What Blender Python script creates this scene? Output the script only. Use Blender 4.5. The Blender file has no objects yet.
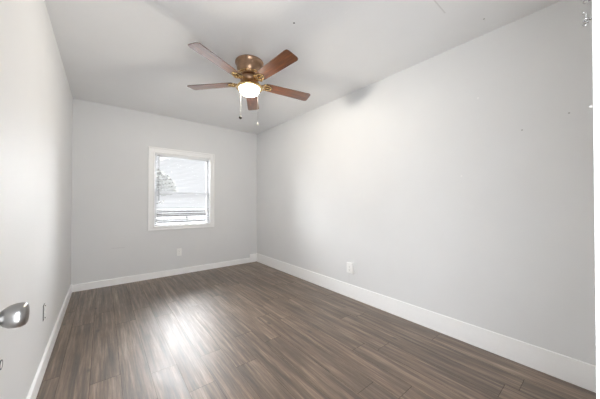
import bpy, bmesh, math, random
from mathutils import Vector, Matrix
random.seed(7)
S = bpy.context.scene
COL = S.collection
PI = math.pi

# ---------------------------------------------------------------- camera
F = Vector((0.6251792, 0.78040692, 0.01077011)).normalized()
R = Vector((0.78044055, -0.62522799, 0.00158331)).normalized()
U = R.cross(F).normalized()
cam_d = bpy.data.cameras.new('camera')
cam = bpy.data.objects.new('camera', cam_d)
COL.objects.link(cam)
cam.matrix_world = Matrix(((R.x, U.x, -F.x, 0), (R.y, U.y, -F.y, 0), (R.z, U.z, -F.z, 1.1322), (0, 0, 0, 1)))
cam_d.sensor_width = 36
cam_d.lens = 36 * 246.05 / 600
cam_d.clip_start = 0.02
S.camera = cam

# ---------------------------------------------------------------- world, sun, area light, exposure
w = bpy.data.worlds.new('sky')
S.world = w
w.use_nodes = True
w.node_tree.nodes['Background'].inputs[0].default_value = (0.95, 0.97, 1.0, 1)
w.node_tree.nodes['Background'].inputs[1].default_value = 0.80


def light(name, kind, energy, color, loc, direction=None, **kw):
    d = bpy.data.lights.new(name, kind)
    d.energy = energy
    d.color = color
    for k, v in kw.items():
        setattr(d, k, v)
    o = bpy.data.objects.new(name, d)
    COL.objects.link(o)
    o.location = loc
    if direction:
        o.rotation_euler = Vector(direction).to_track_quat('-Z', 'Y').to_euler()
    return o


light('hazy_sun', 'SUN', 68.0, (0.94, 0.97, 1.0), (2, 9, 6), (-0.08, -0.92, -0.42), angle=math.radians(130))
light('doorway_fill', 'AREA', 27.0, (0.92, 0.96, 1.0), (0.0, -0.16, 0.85), (0.70, 1.0, -0.12),
      shape='RECTANGLE', size=0.38, size_y=1.6)  # unseen fill panel added behind the camera to lift right wall and baseboard
S.view_settings.view_transform = 'Standard'
S.view_settings.look = 'None'
S.view_settings.gamma = 1
S.view_settings.exposure = 0.12

# ---------------------------------------------------------------- room numbers (metres)
XL, XR, YB, H = -0.306, 2.306, 4.207, 2.44
YN = 0.0                      # room face of the doorway wall
T = 0.12                      # wall thickness
WX0, WX1, WZ0, WZ1 = 0.588, 1.422, 0.758, 1.872   # window opening
DX0, DX1, DZ = -0.200, 0.575, 2.05                # doorway opening


# ---------------------------------------------------------------- helpers
def obj(name, bm, mat, parent=None, smooth=False, bevel=0.0, kind=None, seg=2):
    me = bpy.data.meshes.new(name)
    bmesh.ops.recalc_face_normals(bm, faces=bm.faces)
    bm.to_mesh(me)
    bm.free()
    for m in (mat if isinstance(mat, (list, tuple)) else [mat]):
        me.materials.append(m)
    if smooth:
        for p in me.polygons:
            p.use_smooth = True
    o = bpy.data.objects.new(name, me)
    COL.objects.link(o)
    if parent:
        o.parent = parent
    if bevel:
        b = o.modifiers.new('bevel', 'BEVEL')
        b.width = bevel
        b.segments = seg
        b.limit_method = 'ANGLE'
    if kind:
        o['kind'] = kind
    return o


def empty(name, loc, rz=0.0):
    o = bpy.data.objects.new(name, None)
    COL.objects.link(o)
    o.location = loc
    o.rotation_euler = (0, 0, rz)
    o.empty_display_size = 0.05
    return o


def tag(o, label, cat, group=None):
    o['label'] = label
    o['category'] = cat
    if group:
        o['group'] = group
    return o


def box(bm, x0, x1, y0, y1, z0, z1):
    v = [bm.verts.new((x, y, z)) for x in (x0, x1) for y in (y0, y1) for z in (z0, z1)]
    for f in ((0, 1, 3, 2), (4, 6, 7, 5), (0, 4, 5, 1), (2, 3, 7, 6), (0, 2, 6, 4), (1, 5, 7, 3)):
        bm.faces.new([v[i] for i in f])
    return v


def boxes(*bb):
    bm = bmesh.new()
    for b in bb:
        box(bm, *b)
    return bm


def lathe(profile, n=48, bm=None, M=None):
    """profile = [(r, z), ...] round the z axis; M places it."""
    bm = bm or bmesh.new()
    M = M or Matrix()
    rings = []
    for r, z in profile:
        if r < 1e-6:
            rings.append([bm.verts.new(M @ Vector((0, 0, z)))])
        else:
            rings.append([bm.verts.new(M @ Vector((r * math.cos(2 * PI * k / n), r * math.sin(2 * PI * k / n), z)))
                          for k in range(n)])
    for a, b in zip(rings, rings[1:]):
        for k in range(n):
            q = (k + 1) % n
            if len(a) == 1 and len(b) == 1:
                continue
            if len(a) == 1:
                bm.faces.new((a[0], b[k], b[q]))
            elif len(b) == 1:
                bm.faces.new((a[k], b[0], a[q]))
            else:
                bm.faces.new((a[k], b[k], b[q], a[q]))
    return bm


def tube(pts, r, n=8, bm=None, closed=False):
    bm = bm or bmesh.new()
    pts = [Vector(p) for p in pts]
    N = len(pts)
    rings = []
    up = None
    for i, p in enumerate(pts):
        if closed:
            t = pts[(i + 1) % N] - pts[i - 1]
        else:
            t = pts[min(i + 1, N - 1)] - pts[max(i - 1, 0)]
        t.normalize()
        if up is None:
            up = Vector((0, 0, 1)) if abs(t.z) < .9 else Vector((1, 0, 0))
        s = t.cross(up).normalized()
        up = s.cross(t).normalized()
        rr = r[i] if isinstance(r, (list, tuple)) else r
        rings.append([bm.verts.new(p + (s * math.cos(2 * PI * k / n) + up * math.sin(2 * PI * k / n)) * rr)
                      for k in range(n)])
    pairs = list(zip(rings, rings[1:]))
    if closed:
        pairs.append((rings[-1], rings[0]))
    for a, b in pairs:
        for k in range(n):
            q = (k + 1) % n
            bm.faces.new((a[k], b[k], b[q], a[q]))
    if not closed:
        bm.faces.new(rings[0])
        bm.faces.new(rings[-1])
    return bm


def prism(outline, z0, z1, bm=None):
    bm = bm or bmesh.new()
    a = [bm.verts.new((x, y, z0)) for x, y in outline]
    b = [bm.verts.new((x, y, z1)) for x, y in outline]
    bm.faces.new(a)
    bm.faces.new(b)
    for i in range(len(a)):
        j = (i + 1) % len(a)
        bm.faces.new((a[i], a[j], b[j], b[i]))
    return bm


def ball(bm, c, r, n=12):
    bmesh.ops.create_uvsphere(bm, u_segments=n, v_segments=max(6, n // 2), radius=r,
                              matrix=Matrix.Translation(c))


# ---------------------------------------------------------------- materials
class NT:
    def __init__(self, name):
        self.m = bpy.data.materials.new(name)
        self.m.use_nodes = True
        self.t = self.m.node_tree
        self.b = self.t.nodes['Principled BSDF']

    def n(self, kind, **kw):
        nd = self.t.nodes.new(kind)
        for k, v in kw.items():
            setattr(nd, k, v)
        return nd

    def set(self, sock, v):
        if isinstance(v, bpy.types.NodeSocket):
            self.t.links.new(v, sock)
        elif v is not None:
            sock.default_value = v

    def math(self, op, a, b=None, c=None):
        nd = self.n('ShaderNodeMath', operation=op)
        for i, v in enumerate((a, b, c)):
            self.set(nd.inputs[i], v)
        return nd.outputs[0]

    def mix(self, f, a, b, mode='MIX'):
        nd = self.n('ShaderNodeMix', data_type='RGBA', blend_type=mode)
        self.set(nd.inputs[0], f)
        self.set(nd.inputs[6], a)
        self.set(nd.inputs[7], b)
        return nd.outputs[2]

    def ramp(self, f, stops):
        nd = self.n('ShaderNodeValToRGB')
        e = nd.color_ramp.elements
        while len(e) < len(stops):
            e.new(0.5)
        for el, (p, c) in zip(e, stops):
            el.position = p
            el.color = c if len(c) == 4 else (*c, 1)
        self.set(nd.inputs[0], f)
        return nd.outputs[0]

    def noise(self, vec, scale, detail=3, rough=.5):
        nd = self.n('ShaderNodeTexNoise')
        self.set(nd.inputs['Vector'], vec)
        nd.inputs['Scale'].default_value = scale
        nd.inputs['Detail'].default_value = detail
        nd.inputs['Roughness'].default_value = rough
        return nd.outputs['Fac']

    def bump(self, h, strength, dist=.002):
        nd = self.n('ShaderNodeBump')
        nd.inputs['Strength'].default_value = strength
        nd.inputs['Distance'].default_value = dist
        self.set(nd.inputs['Height'], h)
        self.set(self.b.inputs['Normal'], nd.outputs[0])
        return nd

    def pos(self):
        return self.n('ShaderNodeNewGeometry').outputs['Position']

    def objco(self):
        return self.n('ShaderNodeTexCoord').outputs['Object']


def simple(name, col, rough=.5, metal=0.0, coat=0.0, var=.04, scale=30, bump=0.0):
    t = NT(name)
    nz = t.noise(t.objco(), scale)
    lo = tuple(c * (1 - var) for c in col) + (1,)
    hi = tuple(min(1, c * (1 + var)) for c in col) + (1,)
    t.set(t.b.inputs['Base Color'], t.ramp(nz, [(.3, lo), (.7, hi)]))
    t.b.inputs['Roughness'].default_value = rough
    t.b.inputs['Metallic'].default_value = metal
    t.b.inputs['Coat Weight'].default_value = coat
    t.b.inputs['Coat Roughness'].default_value = .12
    if bump:
        t.bump(nz, bump, .001)
    return t.m


def painted(name, col, bump=.25, scale=90, marks=(), rough=.55, lines=()):
    """Rolled wall paint: fine orange peel and a few nail holes / hairline cracks."""
    t = NT(name)
    P = t.pos()
    a = t.noise(P, scale, 2)
    b = t.noise(P, 2.2, 3)
    c = t.ramp(b, [(.3, tuple(x * .985 for x in col)), (.7, tuple(min(1, x * 1.01) for x in col))])
    for (q, r, mc) in marks:
        vd = t.n('ShaderNodeVectorMath', operation='DISTANCE')
        t.set(vd.inputs[0], P)
        vd.inputs[1].default_value = q
        f = t.math('LESS_THAN', vd.outputs['Value'], r)
        c = t.mix(f, c, (*mc, 1))
    for (p0, p1, r, mc) in lines:
        p0, p1 = Vector(p0), Vector(p1)
        d = (p1 - p0)
        L = d.length
        d.normalize()
        sub = t.n('ShaderNodeVectorMath', operation='SUBTRACT')
        t.set(sub.inputs[0], P)
        sub.inputs[1].default_value = p0
        dot = t.n('ShaderNodeVectorMath', operation='DOT_PRODUCT')
        t.set(dot.inputs[0], sub.outputs[0])
        dot.inputs[1].default_value = d
        along = t.n('ShaderNodeClamp')
        t.set(along.inputs[0], dot.outputs['Value'])
        along.inputs[1].default_value = 0
        along.inputs[2].default_value = L
        sc = t.n('ShaderNodeVectorMath', operation='SCALE')
        sc.inputs[0].default_value = d
        t.set(sc.inputs['Scale'], along.outputs[0])
        dd = t.n('ShaderNodeVectorMath', operation='DISTANCE')
        t.set(dd.inputs[0], sub.outputs[0])
        t.set(dd.inputs[1], sc.outputs[0])
        f = t.math('LESS_THAN', dd.outputs['Value'], r)
        c = t.mix(f, c, (*mc, 1))
    t.set(t.b.inputs['Base Color'], c)
    t.b.inputs['Roughness'].default_value = rough
    t.bump(a, bump, .0015)
    return t.m


DK = (.12, .11, .10)
MID = (.45, .45, .44)
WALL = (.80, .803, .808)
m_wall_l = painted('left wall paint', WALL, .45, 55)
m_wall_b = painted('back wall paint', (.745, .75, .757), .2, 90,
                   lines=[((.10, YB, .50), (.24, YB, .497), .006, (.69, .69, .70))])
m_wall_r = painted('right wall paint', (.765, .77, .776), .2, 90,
                   marks=[((XR, .147, 1.701), .005, MID), ((XR, .372, 1.644), .005, MID),
                          ((XR, 4.131, .141), .014, DK), ((XR, .632, 1.957), .007, (.86, .86, .86)),
                          ((XR, .75, 1.35), .006, (.86, .86, .86))],
                   lines=[((XR, 1.938, .29), (XR, 1.938, .15), .0035, (.70, .70, .70))])
m_wall_n = painted('doorway wall paint', WALL, .2, 90)
m_ceil = painted('ceiling paint', (.88, .885, .89), .5, 38,
                 marks=[((1.079, 1.42, H), .007, DK), ((2.11, .539, H), .006, MID), ((1.30, 1.12, H), .008, (.9, .9, .9))],
                 lines=[((1.66, .69, H), (1.834, .69, H), .004, (.74, .74, .74)),
                        ((1.56, .62, H), (1.66, .69, H), .0025, (.78, .78, .78))])
m_casing = simple('white window casing', (.92, .92, .92), .4, var=.01)
m_trim = simple('white semi gloss trim', (.95, .95, .95), .35, var=.01)
m_door = simple('white door paint', (.84, .84, .84), .4, var=.01)
m_plate = simple('white plastic plate', (.91, .91, .90), .35, var=.01)
m_dark = simple('dark slot', (.03, .03, .03), .6)
m_chrome = simple('satin nickel', (.36, .355, .35), .30, 1.0, var=.03)
m_bright = simple('bright zinc', (.45, .45, .45), .15, 1.0, var=.03)
m_vinyl = simple('white vinyl sash', (.84, .85, .86), .4, var=.01)
m_brass = simple('polished brass', (.83, .60, .30), .25, 1.0, var=.12, scale=60)
m_bronze = simple('antique brass', (.36, .23, .15), .33, 1.0, var=.2, scale=25)
m_bark = simple('bark', (.10, .08, .06), .9, var=.3)
m_leaf = simple('leaves', (.20, .20, .17), .7, var=.3, scale=2)
m_fence = simple('weathered fence board', (.09, .085, .08), .85, var=.25, scale=6)
m_yard = simple('dry yard', (.22, .22, .22), .95, var=.15, scale=3)
m_hall = simple('hall paint', (.78, .78, .78), .6, var=.01)


def mat_floor():
    """Grey brown vinyl planks running down the room."""
    t = NT('vinyl plank')
    P = t.pos()
    sp = t.n('ShaderNodeSeparateXYZ')
    t.set(sp.inputs[0], P)
    x, y = sp.outputs[0], sp.outputs[1]
    PW, PL = .155, 1.22
    u = t.math('DIVIDE', t.math('SUBTRACT', x, .41), PW)
    i = t.math('FLOOR', u)
    fu = t.math('SUBTRACT', u, i)
    off = t.math('MULTIPLY_ADD', i, .31, t.math('MULTIPLY', t.math('MULTIPLY', i, t.math('SUBTRACT', i, 1.0)), .318))
    v = t.math('DIVIDE', t.math('SUBTRACT', t.math('SUBTRACT', y, 1.56), off), PL)
    j = t.math('FLOOR', v)
    fv = t.math('SUBTRACT', v, j)
    wn = t.n('ShaderNodeTexWhiteNoise', noise_dimensions='2D')
    cv = t.n('ShaderNodeCombineXYZ')
    t.set(cv.inputs[0], i)
    t.set(cv.inputs[1], j)
    t.set(wn.inputs['Vector'], cv.outputs[0])
    rnd = wn.outputs['Value']
    # grain, shifted from plank to plank
    def stretched(sx, sy):
        c = t.n('ShaderNodeCombineXYZ')
        t.set(c.inputs[0], t.math('MULTIPLY', x, sx))
        t.set(c.inputs[1], t.math('MULTIPLY_ADD', rnd, 17.0, t.math('MULTIPLY', y, sy)))
        t.set(c.inputs[2], t.math('MULTIPLY', rnd, 31.0))
        return c.outputs[0]
    g1 = t.noise(stretched(30, 1.5), 1.0, 6, .70)      # broad streaks
    g2 = t.noise(stretched(85, 3.0), 1.0, 4, .6)       # fine streaks
    g3 = t.noise(stretched(9, 3.5), 1.0, 2, .5)        # blotches
    c = t.ramp(g1, [(.32, (.038, .021, .012)), (.44, (.115, .071, .042)), (.54, (.190, .128, .083)), (.68, (.345, .255, .18))])
    c = t.mix(t.ramp(g2, [(.35, (.55, .55, .55)), (.6, (0, 0, 0))]), c, (.055, .038, .030, 1))
    c = t.mix(t.ramp(g3, [(.62, (0, 0, 0)), (.75, (.35, .35, .35))]), c, (.07, .05, .04, 1))
    tone = t.ramp(rnd, [(0, (.80, .79, .78)), (1, (1.16, 1.15, 1.15))])
    c = t.mix(1.0, c, tone, 'MULTIPLY')
    # knots
    vo = t.n('ShaderNodeTexVoronoi')
    vo.inputs['Scale'].default_value = 1.0
    t.set(vo.inputs['Vector'], stretched(6.0, 2.6))
    c = t.mix(t.ramp(vo.outputs['Distance'], [(.05, (.8, .8, .8)), (.10, (0, 0, 0))]), c, (.03, .02, .016, 1))
    # seams
    du = t.math('MULTIPLY', t.math('MINIMUM', fu, t.math('SUBTRACT', 1.0, fu)), PW)
    dv = t.math('MULTIPLY', t.math('MINIMUM', fv, t.math('SUBTRACT', 1.0, fv)), PL)
    seam = t.math('MAXIMUM', t.math('LESS_THAN', du, .0011), t.math('LESS_THAN', dv, .0017))
    c = t.mix(t.math('MULTIPLY', seam, .6), c, (.02, .015, .012, 1))
    t.set(t.b.inputs['Base Color'], c)
    rg = t.ramp(g2, [(.3, (.58,) * 3), (.7, (.46,) * 3)])
    t.set(t.b.inputs['Roughness'], rg)
    t.b.inputs['Specular IOR Level'].default_value = .5
    t.set(t.b.inputs['Coat Weight'], t.math('MULTIPLY', t.math('SUBTRACT', 1.0, seam), .8))
    t.b.inputs['Coat IOR'].default_value = 1.6
    t.set(t.b.inputs['Coat Roughness'], t.ramp(g3, [(.35, (.37,) * 3), (.7, (.49,) * 3)]))
    wav = t.noise(P, 9.0, 2)
    h = t.math('ADD', t.math('MULTIPLY', g2, .35), t.math('SUBTRACT', t.math('MULTIPLY', wav, 3.5), t.math('MULTIPLY', seam, 1.0)))
    nb = t.bump(h, .35, .0012)
    t.set(t.b.inputs['Coat Normal'], nb.outputs[0])
    return t.m


def mat_blade():
    t = NT('cherry blade veneer')
    o = t.objco()
    mp = t.n('ShaderNodeMapping')
    t.set(mp.inputs[0], o)
    mp.inputs['Scale'].default_value = (5, 60, 20)
    g = t.noise(mp.outputs[0], 1.0, 4, .6)
    t.set(t.b.inputs['Base Color'], t.ramp(g, [(.3, (.065, .019, .007)), (.55, (.150, .047, .013)), (.75, (.25, .082, .024))]))
    t.b.inputs['Roughness'].default_value = .30
    t.b.inputs['Coat Weight'].default_value = 1.0
    t.b.inputs['Coat Roughness'].default_value = .12
    t.b.inputs['Coat IOR'].default_value = 1.75
    return t.m


def mat_glass():
    t = NT('window glass')
    t.t.nodes.remove(t.b)
    tr = t.n('ShaderNodeBsdfTransparent')
    gl = t.n('ShaderNodeBsdfGlossy')
    gl.inputs['Roughness'].default_value = .02
    fr = t.n('ShaderNodeFresnel')
    fr.inputs[0].default_value = 1.45
    mx = t.n('ShaderNodeMixShader')
    t.set(mx.inputs[0], fr.outputs[0])
    t.set(mx.inputs[1], tr.outputs[0])
    t.set(mx.inputs[2], gl.outputs[0])
    t.set(t.t.nodes['Material Output'].inputs[0], mx.outputs[0])
    return t.m


def mat_slat():
    t = NT('white vinyl slat')
    t.t.nodes.remove(t.b)
    df = t.n('ShaderNodeBsdfDiffuse')
    df.inputs[0].default_value = (.58, .58, .59, 1)
    tl = t.n('ShaderNodeBsdfTranslucent')
    tl.inputs[0].default_value = (.80, .82, .83, 1)
    mx = t.n('ShaderNodeMixShader')
    mx.inputs[0].default_value = .25
    t.set(mx.inputs[1], df.outputs[0])
    t.set(mx.inputs[2], tl.outputs[0])
    t.set(t.t.nodes['Material Output'].inputs[0], mx.outputs[0])
    return t.m


BOWL_GLOW = 1.6
def mat_bowl():
    t = NT('lit frosted glass')
    t.t.nodes.remove(t.b)
    tr = t.n('ShaderNodeBsdfTransparent')
    tr.inputs[0].default_value = (1.0, .93, .82, 1)
    df = t.n('ShaderNodeBsdfTranslucent')
    df.inputs[0].default_value = (.95, .92, .86, 1)
    mx = t.n('ShaderNodeMixShader')
    mx.inputs[0].default_value = .72
    t.set(mx.inputs[1], tr.outputs[0])
    t.set(mx.inputs[2], df.outputs[0])
    em = t.n('ShaderNodeEmission')
    em.inputs[0].default_value = (1.0, .80, .50, 1)
    em.inputs[1].default_value = BOWL_GLOW
    ad = t.n('ShaderNodeAddShader')
    t.set(ad.inputs[0], mx.outputs[0])
    t.set(ad.inputs[1], em.outputs[0])
    t.set(t.t.nodes['Material Output'].inputs[0], ad.outputs[0])
    return t.m


m_floor, m_blade, m_glass, m_slat, m_bowl = mat_floor(), mat_blade(), mat_glass(), mat_slat(), mat_bowl()

# ---------------------------------------------------------------- shell
ST = 'structure'
HY = -1.40                    # far side of the hallway
obj('floor', boxes((XL - T, XR + T, HY - T, YB + T, -.10, 0)), m_floor, kind=ST)
obj('ceiling', boxes((XL - T, XR + T, HY - T, YB + T, H, H + .10)), m_ceil, kind=ST)
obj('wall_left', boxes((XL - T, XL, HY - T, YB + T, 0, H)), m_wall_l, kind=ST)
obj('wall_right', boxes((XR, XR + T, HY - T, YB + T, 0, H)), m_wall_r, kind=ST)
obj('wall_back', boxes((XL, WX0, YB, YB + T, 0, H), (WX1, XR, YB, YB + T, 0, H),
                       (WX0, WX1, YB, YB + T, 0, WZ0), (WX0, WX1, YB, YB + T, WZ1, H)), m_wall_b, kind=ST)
obj('wall_near', boxes((XL, DX0 - .015, YN - .11, YN, 0, H), (DX1 + .015, XR, YN - .11, YN, 0, H),
                       (DX0 - .015, DX1 + .015, YN - .11, YN, DZ + .015, H)), m_wall_n, kind=ST)
obj('wall_hall', boxes((XL, XR, HY - T, HY, 0, H)), m_hall, kind=ST)

# doorway lining and casing
obj('trim_1', boxes((DX1, DX1 + .015, YN - .11, YN, 0, DZ), (DX1, DX1 + .065, YN, YN + .0122, 0, DZ + .065),
                    (DX0 - .015, DX0, YN - .11, YN, 0, DZ), (DX0 - .065, DX0, YN, YN + .0122, 0, DZ + .065),
                    (DX0 - .015, DX1 + .015, YN - .11, YN, DZ, DZ + .015),
                    (DX0, DX1, YN, YN + .0122, DZ, DZ + .065)), m_casing, bevel=.0015, kind=ST)


def base_profile(name, path, h, th, kind=ST):
    """Flat board with an eased top; path = (x0,y0,x1,y1, nx,ny) with the normal into the room."""
    x0, y0, x1, y1, nx, ny = path
    bm = bmesh.new()
    prof = [(0, 0), (th, 0), (th, h - .003), (th - .003, h), (0, h)]
    ends = []
    for (x, y) in ((x0, y0), (x1, y1)):
        ends.append([bm.verts.new((x + nx * d, y + ny * d, z)) for d, z in prof])
    bm.faces.new(ends[0])
    bm.faces.new(ends[1])
    n = len(prof)
    for k in range(n):
        q = (k + 1) % n
        bm.faces.new((ends[0][k], ends[0][q], ends[1][q], ends[1][k]))
    return obj(name, bm, m_trim, kind=kind)


base_profile('baseboard_left', (XL, YN + .02, XL, YB, 1, 0), .098, .015)
base_profile('baseboard_right', (XR, YN, XR, YB, -1, 0), .157, .008)
base_profile('baseboard_back', (XL, YB, XR - .15, YB, 0, -1), .088, .015)
obj('baseboard_corner', boxes((XR - .150, XR - .008, YB - .018, YB, 0, .150)), m_trim, bevel=.003, kind=ST)

# ---------------------------------------------------------------- window
win = empty('window_1', ((WX0 + WX1) / 2, YB, WZ0))
win['kind'] = ST


def wobj(name, bm, mat, parent=win, **kw):
    o = obj(name, bm, mat, None, **kw)
    p = parent
    base = Vector((0, 0, 0))
    while p:
        base += p.location
        p = p.parent
    for v in o.data.vertices:
        v.co -= base
    o.parent = parent
    return o


CW = .070
bm = boxes((WX0 - CW, WX0, YB - .016, YB, WZ0 - .046, WZ1 + CW), (WX1, WX1 + CW - .012, YB - .016, YB, WZ0 - .046, WZ1 + CW),
           (WX0, WX1, YB - .016, YB, WZ1, WZ1 + CW), (WX0, WX1, YB - .016, YB, WZ0 - .046, WZ0))
# raised back band round the outside of the casing
a, b = WX0 - CW, WX1 + CW - .012
z0, z1 = WZ0 - .046, WZ1 + CW
for q in ((a - .004, a + .016, YB - .024, YB, z0 - .004, z1 + .004), (b - .016, b + .004, YB - .024, YB, z0 - .004, z1 + .004),
          (a + .016, b - .016, YB - .024, YB, z1 - .016, z1 + .004), (a + .016, b - .016, YB - .024, YB, z0 - .004, z0 + .014)):
    box(bm, *q)
wobj('casing', bm, m_casing, bevel=.003)
wobj('inner_bead', boxes((WX0 - .006, WX0 + .006, YB - .026, YB - .013, WZ0 - .006, WZ1 + .006),
                         (WX1 - .006, WX1 + .006, YB - .026, YB - .013, WZ0 - .006, WZ1 + .006),
                         (WX0 + .006, WX1 - .006, YB - .026, YB - .013, WZ1 - .006, WZ1 + .006),
                         (WX0 + .006, WX1 - .006, YB - .026, YB - .013, WZ0 - .006, WZ0 + .006)), m_trim, bevel=.003)
wobj('jamb', boxes((WX0, WX0 + .012, YB - .012, YB + .11, WZ0, WZ1), (WX1 - .012, WX1, YB - .012, YB + .11, WZ0, WZ1),
                   (WX0 + .012, WX1 - .012, YB - .012, YB + .11, WZ1 - .012, WZ1),
                   (WX0 + .012, WX1 - .012, YB - .012, YB + .11, WZ0, WZ0 + .012)), m_trim, bevel=.002)
ix0, ix1, iz0, iz1 = WX0 + .012, WX1 - .012, WZ0 + .012, WZ1 - .012
zm = 1.275


def sash(name, za, zb, ya, lo=.04):
    s = wobj(name, boxes((ix0, ix0 + .035, ya, ya + .028, za, zb), (ix1 - .035, ix1, ya, ya + .028, za, zb),
                         (ix0 + .035, ix1 - .035, ya, ya + .028, zb - .04, zb), (ix0 + .035, ix1 - .035, ya, ya + .028, za, za + lo)),
             m_vinyl, bevel=.003)
    g = wobj('pane', boxes((ix0 + .030, ix1 - .030, ya + .012, ya + .015, za + lo - .005, zb - .035)), m_glass)
    g.parent = s
    return s


sash('lower_sash', iz0, zm + .02, YB + .052, .018)
sash('upper_sash', zm - .02, iz1, YB + .081)

# ---------------------------------------------------------------- blinds hanging inside the window
BY = YB + .010
bl = tag(empty('window_blinds', ((ix0 + ix1) / 2, BY, iz1)),
         'white horizontal mini blinds hanging inside the back wall window', 'blinds')
bx0, bx1 = ix0 + .006, ix1 - .006
wobj('headrail', boxes((bx0, bx1, BY - .016, BY + .014, iz1 - .030, iz1)), m_vinyl, parent=bl, bevel=.002)
bm = bmesh.new()
TILT = math.radians(-25)      # room edge of each slat is the lower one
z = iz1 - .045
zs = []
while z > iz0 + .035:
    zs.append(z)
    z -= .0205
for k, zc in enumerate(zs):
    prev = []
    dz = random.uniform(-.0012, .0012)
    ta = TILT + random.uniform(-.03, .03)
    low = zc < 1.06
    if low:                   # slats near the bottom have slumped together in pairs
        zc += (.006 if k % 3 == 0 else (-.005 if k % 3 == 2 else 0))
    for e in (-.0125, -.0062, 0, .0062, .0125):
        camber = .0014 * (1 - (e / .0125) ** 2)
        yy = e * math.cos(ta) + camber * math.sin(ta)
        zz = -e * math.sin(ta) * 1.0 + camber * math.cos(ta)
        prev.append((yy, zz))
    # ta < 0: +e (outside) is higher
    L = [[bm.verts.new((X, BY + yy, zc + zz + dz)) for yy, zz in prev] for X in (bx0, bx1)]
    for q in range(4):
        bm.faces.new((L[0][q], L[0][q + 1], L[1][q + 1], L[1][q]))
wobj('slats', bm, m_slat, parent=bl, smooth=True)
wobj('bottom_rail', boxes((bx0, bx1, BY - .012, BY + .012, iz0 + .004, iz0 + .018)), m_vinyl, parent=bl, bevel=.003)
for X in (bx0 + .10, bx1 - .10):
    wobj('ladder_cord', tube([(X, BY - .013, iz1 - .03), (X, BY - .013, iz0 + .012)], .0010, 6), m_vinyl, parent=bl)
wobj('tilt_wand', tube([(.652, BY - .022, 1.842), (.653, BY - .022, 1.49), (.655, BY - .022, 1.15)], .0042, 8),
     simple('grey plastic wand', (.30, .30, .30), .3), parent=bl, smooth=True)

# ---------------------------------------------------------------- outside the window
obj('ground', boxes((-25, 30, YB + T + .02, 60, -.55, -.40)), m_yard, kind=ST)
fn = tag(empty('board_fence', (3.0, 12.0, -.40), math.radians(-13)),
         'low grey board fence outside, seen through the bottom of the blinds', 'fence')
for zz0, zz1 in ((.88, 1.18), (.62, .76), (.30, .42)):
    obj('rail_board', boxes((-5, 6, -.015, .015, zz0, zz1)), m_fence, fn)
for k in range(-2, 3):
    obj('post', boxes((k * 2.2 - .05, k * 2.2 + .05, .015, .11, 0, 1.18)), m_fence, fn)

tr = tag(empty('yard_tree', (.93, 8.6, -.40)), 'small bushy tree outside, seen through the upper left of the blinds', 'tree')
bm = tube([(0, 0, -.02), (.04, .02, 1.0), (-.02, 0, 1.9), (.05, .03, 2.7)], [.09, .075, .06, .03], 8)
TREE = .74
for k in range(7):
    a = k * 2.4
    zb = 1.7 + .12 * k
    tube([(0, 0, zb), (.35 * math.cos(a), .35 * math.sin(a), zb + .25), (.8 * math.cos(a), .8 * math.sin(a), zb + .45)],
         [.035, .025, .01], 6, bm)
bmesh.ops.scale(bm, verts=bm.verts, vec=(TREE,) * 3)
obj('trunk', bm, m_bark, tr, smooth=True)
bm = bmesh.new()
for k in range(5200):
    while True:
        p = Vector((random.uniform(-1, 1), random.uniform(-1, 1), random.uniform(-1, 1)))
        if p.length < 1 and random.random() < .35 + .65 * p.length:
            break
    c = Vector((p.x * 1.22, p.y * 1.1, 2.78 + p.z * .58 + .10 * math.sin(5 * p.x)))
    s = random.uniform(.05, .10)
    q = Matrix.Rotation(random.uniform(0, 6.28), 3, 'Z') @ Matrix.Rotation(random.uniform(-1, 1), 3, 'X')
    v = [bm.verts.new(c + q @ Vector(d)) for d in ((-s, 0, 0), (0, -s * .45, .006), (s, 0, 0), (0, s * .45, .006))]
    bm.faces.new(v)
bmesh.ops.scale(bm, verts=bm.verts, vec=(TREE, TREE, TREE))
obj('foliage', bm, m_leaf, tr)

# ---------------------------------------------------------------- ceiling fan
FX, FY, ZB = 1.063, 2.087, 2.244
fan = tag(empty('ceiling_fan', (FX, FY, H)),
          'five-blade ceiling fan with cherry wood blades, brass arms and a lit bowl', 'ceiling fan')
o = obj('motor_housing', lathe([(0, 0), (.128, 0), (.131, -.006), (.131, -.016), (.124, -.022), (.119, -.030), (.117, -.060),
                                (.112, -.085), (.098, -.108), (.090, -.116), (.086, -.124), (.070, -.130), (0, -.130)]),
        m_bronze, fan, smooth=True)
# decorative ring and flywheel
bm = lathe([(0, -.130), (.060, -.130), (.078, -.138), (.084, -.150), (.084, -.172), (.074, -.186), (.055, -.192), (0, -.192)])
obj('flywheel', bm, m_bronze, fan, smooth=True)
bm = bmesh.new()
for k in range(20):
    a = 2 * PI * k / 20
    c = Vector((.099 * math.cos(a), .099 * math.sin(a), -.117))
    t = Vector((-math.sin(a), math.cos(a), 0))
    n_ = Vector((math.cos(a) * .35, math.sin(a) * .35, -1)).normalized()
    s_ = t
    u_ = n_.cross(s_)
    tube([c + (s_ * math.cos(q) + u_ * math.sin(q)) * .0115 for q in [2 * PI * i / 14 for i in range(14)]], .0032, 6, bm, True)
obj('filigree_ring', bm, m_brass, fan, smooth=True)


def rounded(pts, rad, seg=6):
    out = []
    n = len(pts)
    for i in range(n):
        p, a, b = Vector(pts[i]), Vector(pts[i - 1]), Vector(pts[(i + 1) % n])
        r = rad[i]
        d1, d2 = (a - p).normalized(), (b - p).normalized()
        for k in range(seg + 1):
            t = k / seg
            out.append(tuple((p + d1 * r) * (1 - t) ** 2 + p * 2 * t * (1 - t) + (p + d2 * r) * t ** 2))
    return out


bm = prism(rounded([(.150, -.053), (.620, -.066), (.620, .066), (.150, .053)], [.022, .032, .032, .022]), -.003, .003)
me_blade = obj('blade', bm, m_blade, bevel=.0012)
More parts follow.
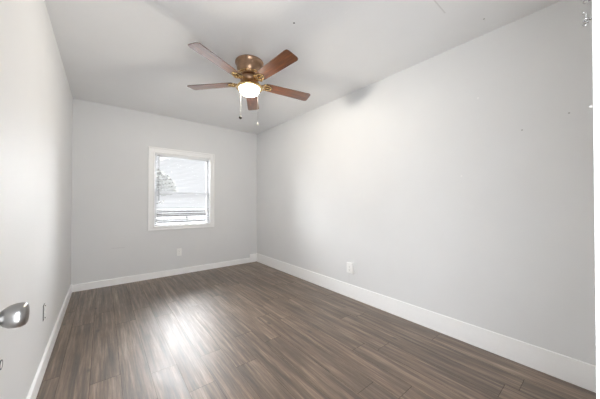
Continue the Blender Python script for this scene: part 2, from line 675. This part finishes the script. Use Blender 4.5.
# ornate brass blade iron: stem from the flywheel, fan of scrolls under the blade root
bm = bmesh.new()
tube([(.070, 0, .030), (.095, 0, .010), (.118, 0, -.006), (.150, 0, -.010)], [.010, .009, .008, .006], 8, bm)
for sgn in (-1, 1):
    pts = []
    for k in range(22):
        a = k / 21 * 1.6 * PI
        rr = .027 * (1 - .55 * k / 21)
        pts.append((.128 + .018 * k / 21 + rr * math.sin(a) * .9, sgn * (.028 - rr * math.cos(a)), -.0075))
    tube(pts, .0048, 8, bm)
    tube([(.105, sgn * .006, -.004), (.135, sgn * .030, -.007), (.165, sgn * .038, -.0075), (.196, sgn * .028, -.007),
          (.215, sgn * .010, -.007)], [.006, .0055, .005, .0045, .004], 8, bm)
tube([(.150, 0, -.0075), (.185, 0, -.0075), (.222, 0, -.0065)], [.007, .006, .004], 8, bm)
for q in ((.168, .030), (.168, -.030), (.205, 0)):
    ball(bm, (q[0], q[1], -.007), .007)
me_iron = obj('blade_arm', bm, m_brass, smooth=True)
PITCH = math.radians(-9.5)
TH0 = 3.5304
tilt = Matrix.Rotation(.040, 4, 'Y') @ Matrix.Rotation(-.008, 4, 'X')
for k in range(5):
    bld = me_blade if k == 0 else me_blade.copy()
    irn = me_iron if k == 0 else me_iron.copy()
    if k:
        COL.objects.link(bld)
        COL.objects.link(irn)
    ang = TH0 - k * 2 * PI / 5
    M = Matrix.Translation((0, 0, ZB - H)) @ tilt @ Matrix.Rotation(ang, 4, 'Z') @ Matrix.Rotation(PITCH, 4, 'X')
    bld.parent = fan
    bld.matrix_local = M
    irn.parent = bld
    irn.matrix_local = Matrix()
# light kit
lk = obj('light_fitter', lathe([(0, -.190), (.050, -.190), (.054, -.205), (.072, -.216), (.104, -.226), (.118, -.232),
                                (.124, -.239), (.122, -.246), (.112, -.251), (.094, -.250), (.092, -.244), (0, -.238)]), m_brass, fan, smooth=True)
prof = [(.0915, -.247)]
for k in range(1, 13):
    a = k / 12 * PI / 2
    prof.append((.0915 * math.cos(a) ** .75 if k < 12 else 0, -.247 - .062 * math.sin(a)))
obj('glass_bowl', lathe(prof), m_bowl, fan, smooth=True)
lamp = light('fan_bulb', 'POINT', 112.0, (1.0, .992, .975), (FX, FY, 2.165), shadow_soft_size=.045)
lamp.parent = fan
lamp.location = (0, 0, 2.165 - H)


def chain(x, y, ztop, zbot, fob, fmat):
    bm = bmesh.new()
    z = ztop
    while z > zbot + .012:
        bmesh.ops.create_icosphere(bm, subdivisions=1, radius=.0014, matrix=Matrix.Translation((x, y, z)))
        z -= .0052
    tube([(x, y, ztop), (x, y, zbot + .01)], .0007, 5, bm)
    c = obj('pull_chain', bm, m_brass_pale, fan, smooth=True)
    obj('chain_fob', fob(x, y, zbot), fmat, c, smooth=True)


m_brass_pale = simple('pale chain', (.40, .39, .36), .5, 1.0)
m_fob_d = simple('dark wood fob', (.02, .016, .013), .4)
m_fob_w = simple('white fob', (.66, .65, .60), .4)


def fob_ball(x, y, z):
    bm = bmesh.new()
    ball(bm, (x, y, z), .0150, 16)
    tube([(x, y, z + .009), (x, y, z + .016)], .004, 8, bm)
    return bm


def fob_bell(x, y, z):
    return lathe([(0, .018), (.003, .018), (.004, .008), (.007, -.002), (.009, -.014), (.006, -.017), (0, -.017)], 16,
                 M=Matrix.Translation((x, y, z)))


chain(.9985 - FX, 2.1385 - FY, -.215, 1.923 - H, fob_ball, m_fob_d)
chain(1.1242 - FX, 2.0380 - FY, -.215, 1.8640 - H, fob_bell, m_fob_w)

# ---------------------------------------------------------------- door swung open along the left wall, only its knob in frame
DXF = -.184                   # door face towards the room
door = obj('door_1', boxes((DXF - .035, DXF, .025, .835, .01, 2.035)), m_door, bevel=.002, kind=ST)
bm = bmesh.new()
for (ya, yb2) in ((.13, .40), (.46, .73)):
    for (za, zb) in ((.22, .80), (1.05, 1.85)):
        box(bm, DXF, DXF + .004, ya, yb2, za, zb)
obj('door_panel', bm, m_door, door, bevel=.003)
bm = bmesh.new()
for zc in (.25, 1.02, 1.8):
    tube([(DXF + .004, .020, zc - .045), (DXF + .004, .020, zc + .045)], .006, 10, bm)
obj('hinge', bm, m_chrome, door, smooth=True)
MK = Matrix.Translation((DXF, .772, .895)) @ Matrix.Rotation(PI / 2, 4, 'Y')
kn = obj('door_knob', lathe([(0, .0), (0.0288, .0), (0.0298, .004), (0.0260, .009), (0.0130, .011), (0.0107, .016), (0.0116, .022),
                             (0.0177, .028), (0.0228, .036), (0.0246, .045), (0.0244, .053), (0.0219, .059), (0.0186, .061), (0.0112, .0622), (0, .0625)],
                            40, M=MK), m_chrome, door, smooth=True)
obj('latch_plate', boxes((DXF - .029, DXF - .006, .834, .8365, .872, .930)), m_chrome, door)

# ---------------------------------------------------------------- outlets


def outlet(name, origin, rz, label, depth=.007, hw=.035, hh=.057):
    """Local frame: x along the wall, -y into the room."""
    t = tag(empty(name, origin, rz), label, 'outlet')
    obj('cover_plate', boxes((-hw, hw, -depth, 0, -hh, hh)), m_plate, t, bevel=.0025)
    for zc in (.020, -.020):
        bm = prism(rounded([(-.017, -.014), (.017, -.014), (.017, .014), (-.017, .014)], [.008] * 4), 0, .002)
        bmesh.ops.rotate(bm, verts=bm.verts, cent=(0, 0, 0), matrix=Matrix.Rotation(PI / 2, 3, 'X'))
        bmesh.ops.translate(bm, verts=bm.verts, vec=(0, -depth, zc))
        r = obj('receptacle', bm, m_plate, t)
        obj('slots', boxes((-.0075, -.0055, -depth - .0024, -depth - .0018, zc - .003, zc + .005),
                           (.0055, .0075, -depth - .0024, -depth - .0018, zc - .003, zc + .005),
                           (-.002, .002, -depth - .0024, -depth - .0018, zc - .010, zc - .006)), m_dark, r)
    bm = bmesh.new()
    ball(bm, (0, -depth, 0), .0028, 8)
    obj('screw', bm, m_chrome, t)
    return t


outlet('power_outlet', (.940, YB, .345), 0, 'flush white outlet on the back wall below the window', .008)
outlet('power_outlet', (XR, 1.908, .355), -PI / 2, 'white outlet standing proud of the right wall above the tall baseboard', .026, .046, .060)

# bare receptacle in an open box, left wall
t = tag(empty('uncovered_outlet', (XL, 2.39, .386), PI / 2), 'bare outlet without its cover plate low on the left wall', 'outlet')
obj('box', boxes((-.034, .026, -.0012, 0, -.052, .052)), m_dark, t)
obj('mounting_strap', boxes((-.013, .022, -.004, -.001, -.046, .046)), m_plate, t, bevel=.001)
obj('receptacle', boxes((-.012, .017, -.010, -.003, -.034, -.004), (-.012, .017, -.010, -.003, .004, .034)), m_plate, t, bevel=.003)
for zc in (-.041, .041):
    bm = bmesh.new()
    ball(bm, (.002, -.005, zc), .004, 8)
    obj('screw', bm, m_dark, t)

# small round plug near the frame edge, left wall
t = tag(empty('wall_plug', (XL, 1.480, .497)), 'small round white plug with dark rim on the left wall', 'wall plug')
MP = Matrix.Rotation(PI / 2, 4, 'Y')
obj('rim', lathe([(.014, 0), (.0185, 0), (.0185, .003), (.014, .003), (.014, 0)], 28, M=MP), simple('dark rim', (.18, .18, .18), .5), t)
obj('cap', lathe([(0, 0), (.0139, 0), (.0139, .002), (0, .0025)], 28, M=MP), m_plate, t)

# ---------------------------------------------------------------- small metal things
# hook-and-eye latch on the doorway casing
YC = YN + .0122
t = tag(empty('hook_and_eye_latch', (.604, YC, 1.425)), 'small chrome hook-and-eye latch on the right doorway casing', 'latch')
bm = tube([(0, .000, .000), (0, .004, .000)], .0016, 8)
tube([(0, .0065 + .0032 * math.cos(a), .0032 * math.sin(a)) for a in [i * 2 * PI / 16 for i in range(16)]], .0010, 6, bm, True)
obj('screw_eye', bm, m_bright, t, smooth=True)
bm = bmesh.new()
arc = [(.002, .0085 + .0035 * math.cos(a), -.0030 + .0035 * math.sin(a)) for a in [PI * (.2 + 1.3 * i / 12) * -1 for i in range(13)]]
stem = [(.001, .0068, .0005), (.0005, .0070, .006), (.0, .0068, .012), (0, .0080, .0135)]
tube([arc[k] for k in range(13)], .0011, 6, bm)
tube(stem, .0009, 6, bm)
tube([(.001, .0068, .0005), arc[-1]], .0009, 6, bm)
ball(bm, (0, .0092, .0138), .0020, 10)
obj('hook', bm, m_bright, t, smooth=True)
bm = tube([(0, 0, .031), (0, .004, .031)], .0015, 8)
tube([(0, .0065 + .003 * math.cos(a), .031 + .003 * math.sin(a)) for a in [i * 2 * PI / 16 for i in range(16)]], .0010, 6, bm, True)
obj('keeper_eye', bm, m_chrome, t, smooth=True)

t = tag(obj('screw_cap', lathe([(0, .0045), (.0012, .0040), (.0028, .0015), (.0034, 0), (0, 0)], 16, M=Matrix.Rotation(-PI / 2, 4, 'X')),
            m_plate, smooth=True), 'tiny white pointed screw cap on the doorway casing below the latch', 'screw cap')
t.location = (.600, YC, 1.284)
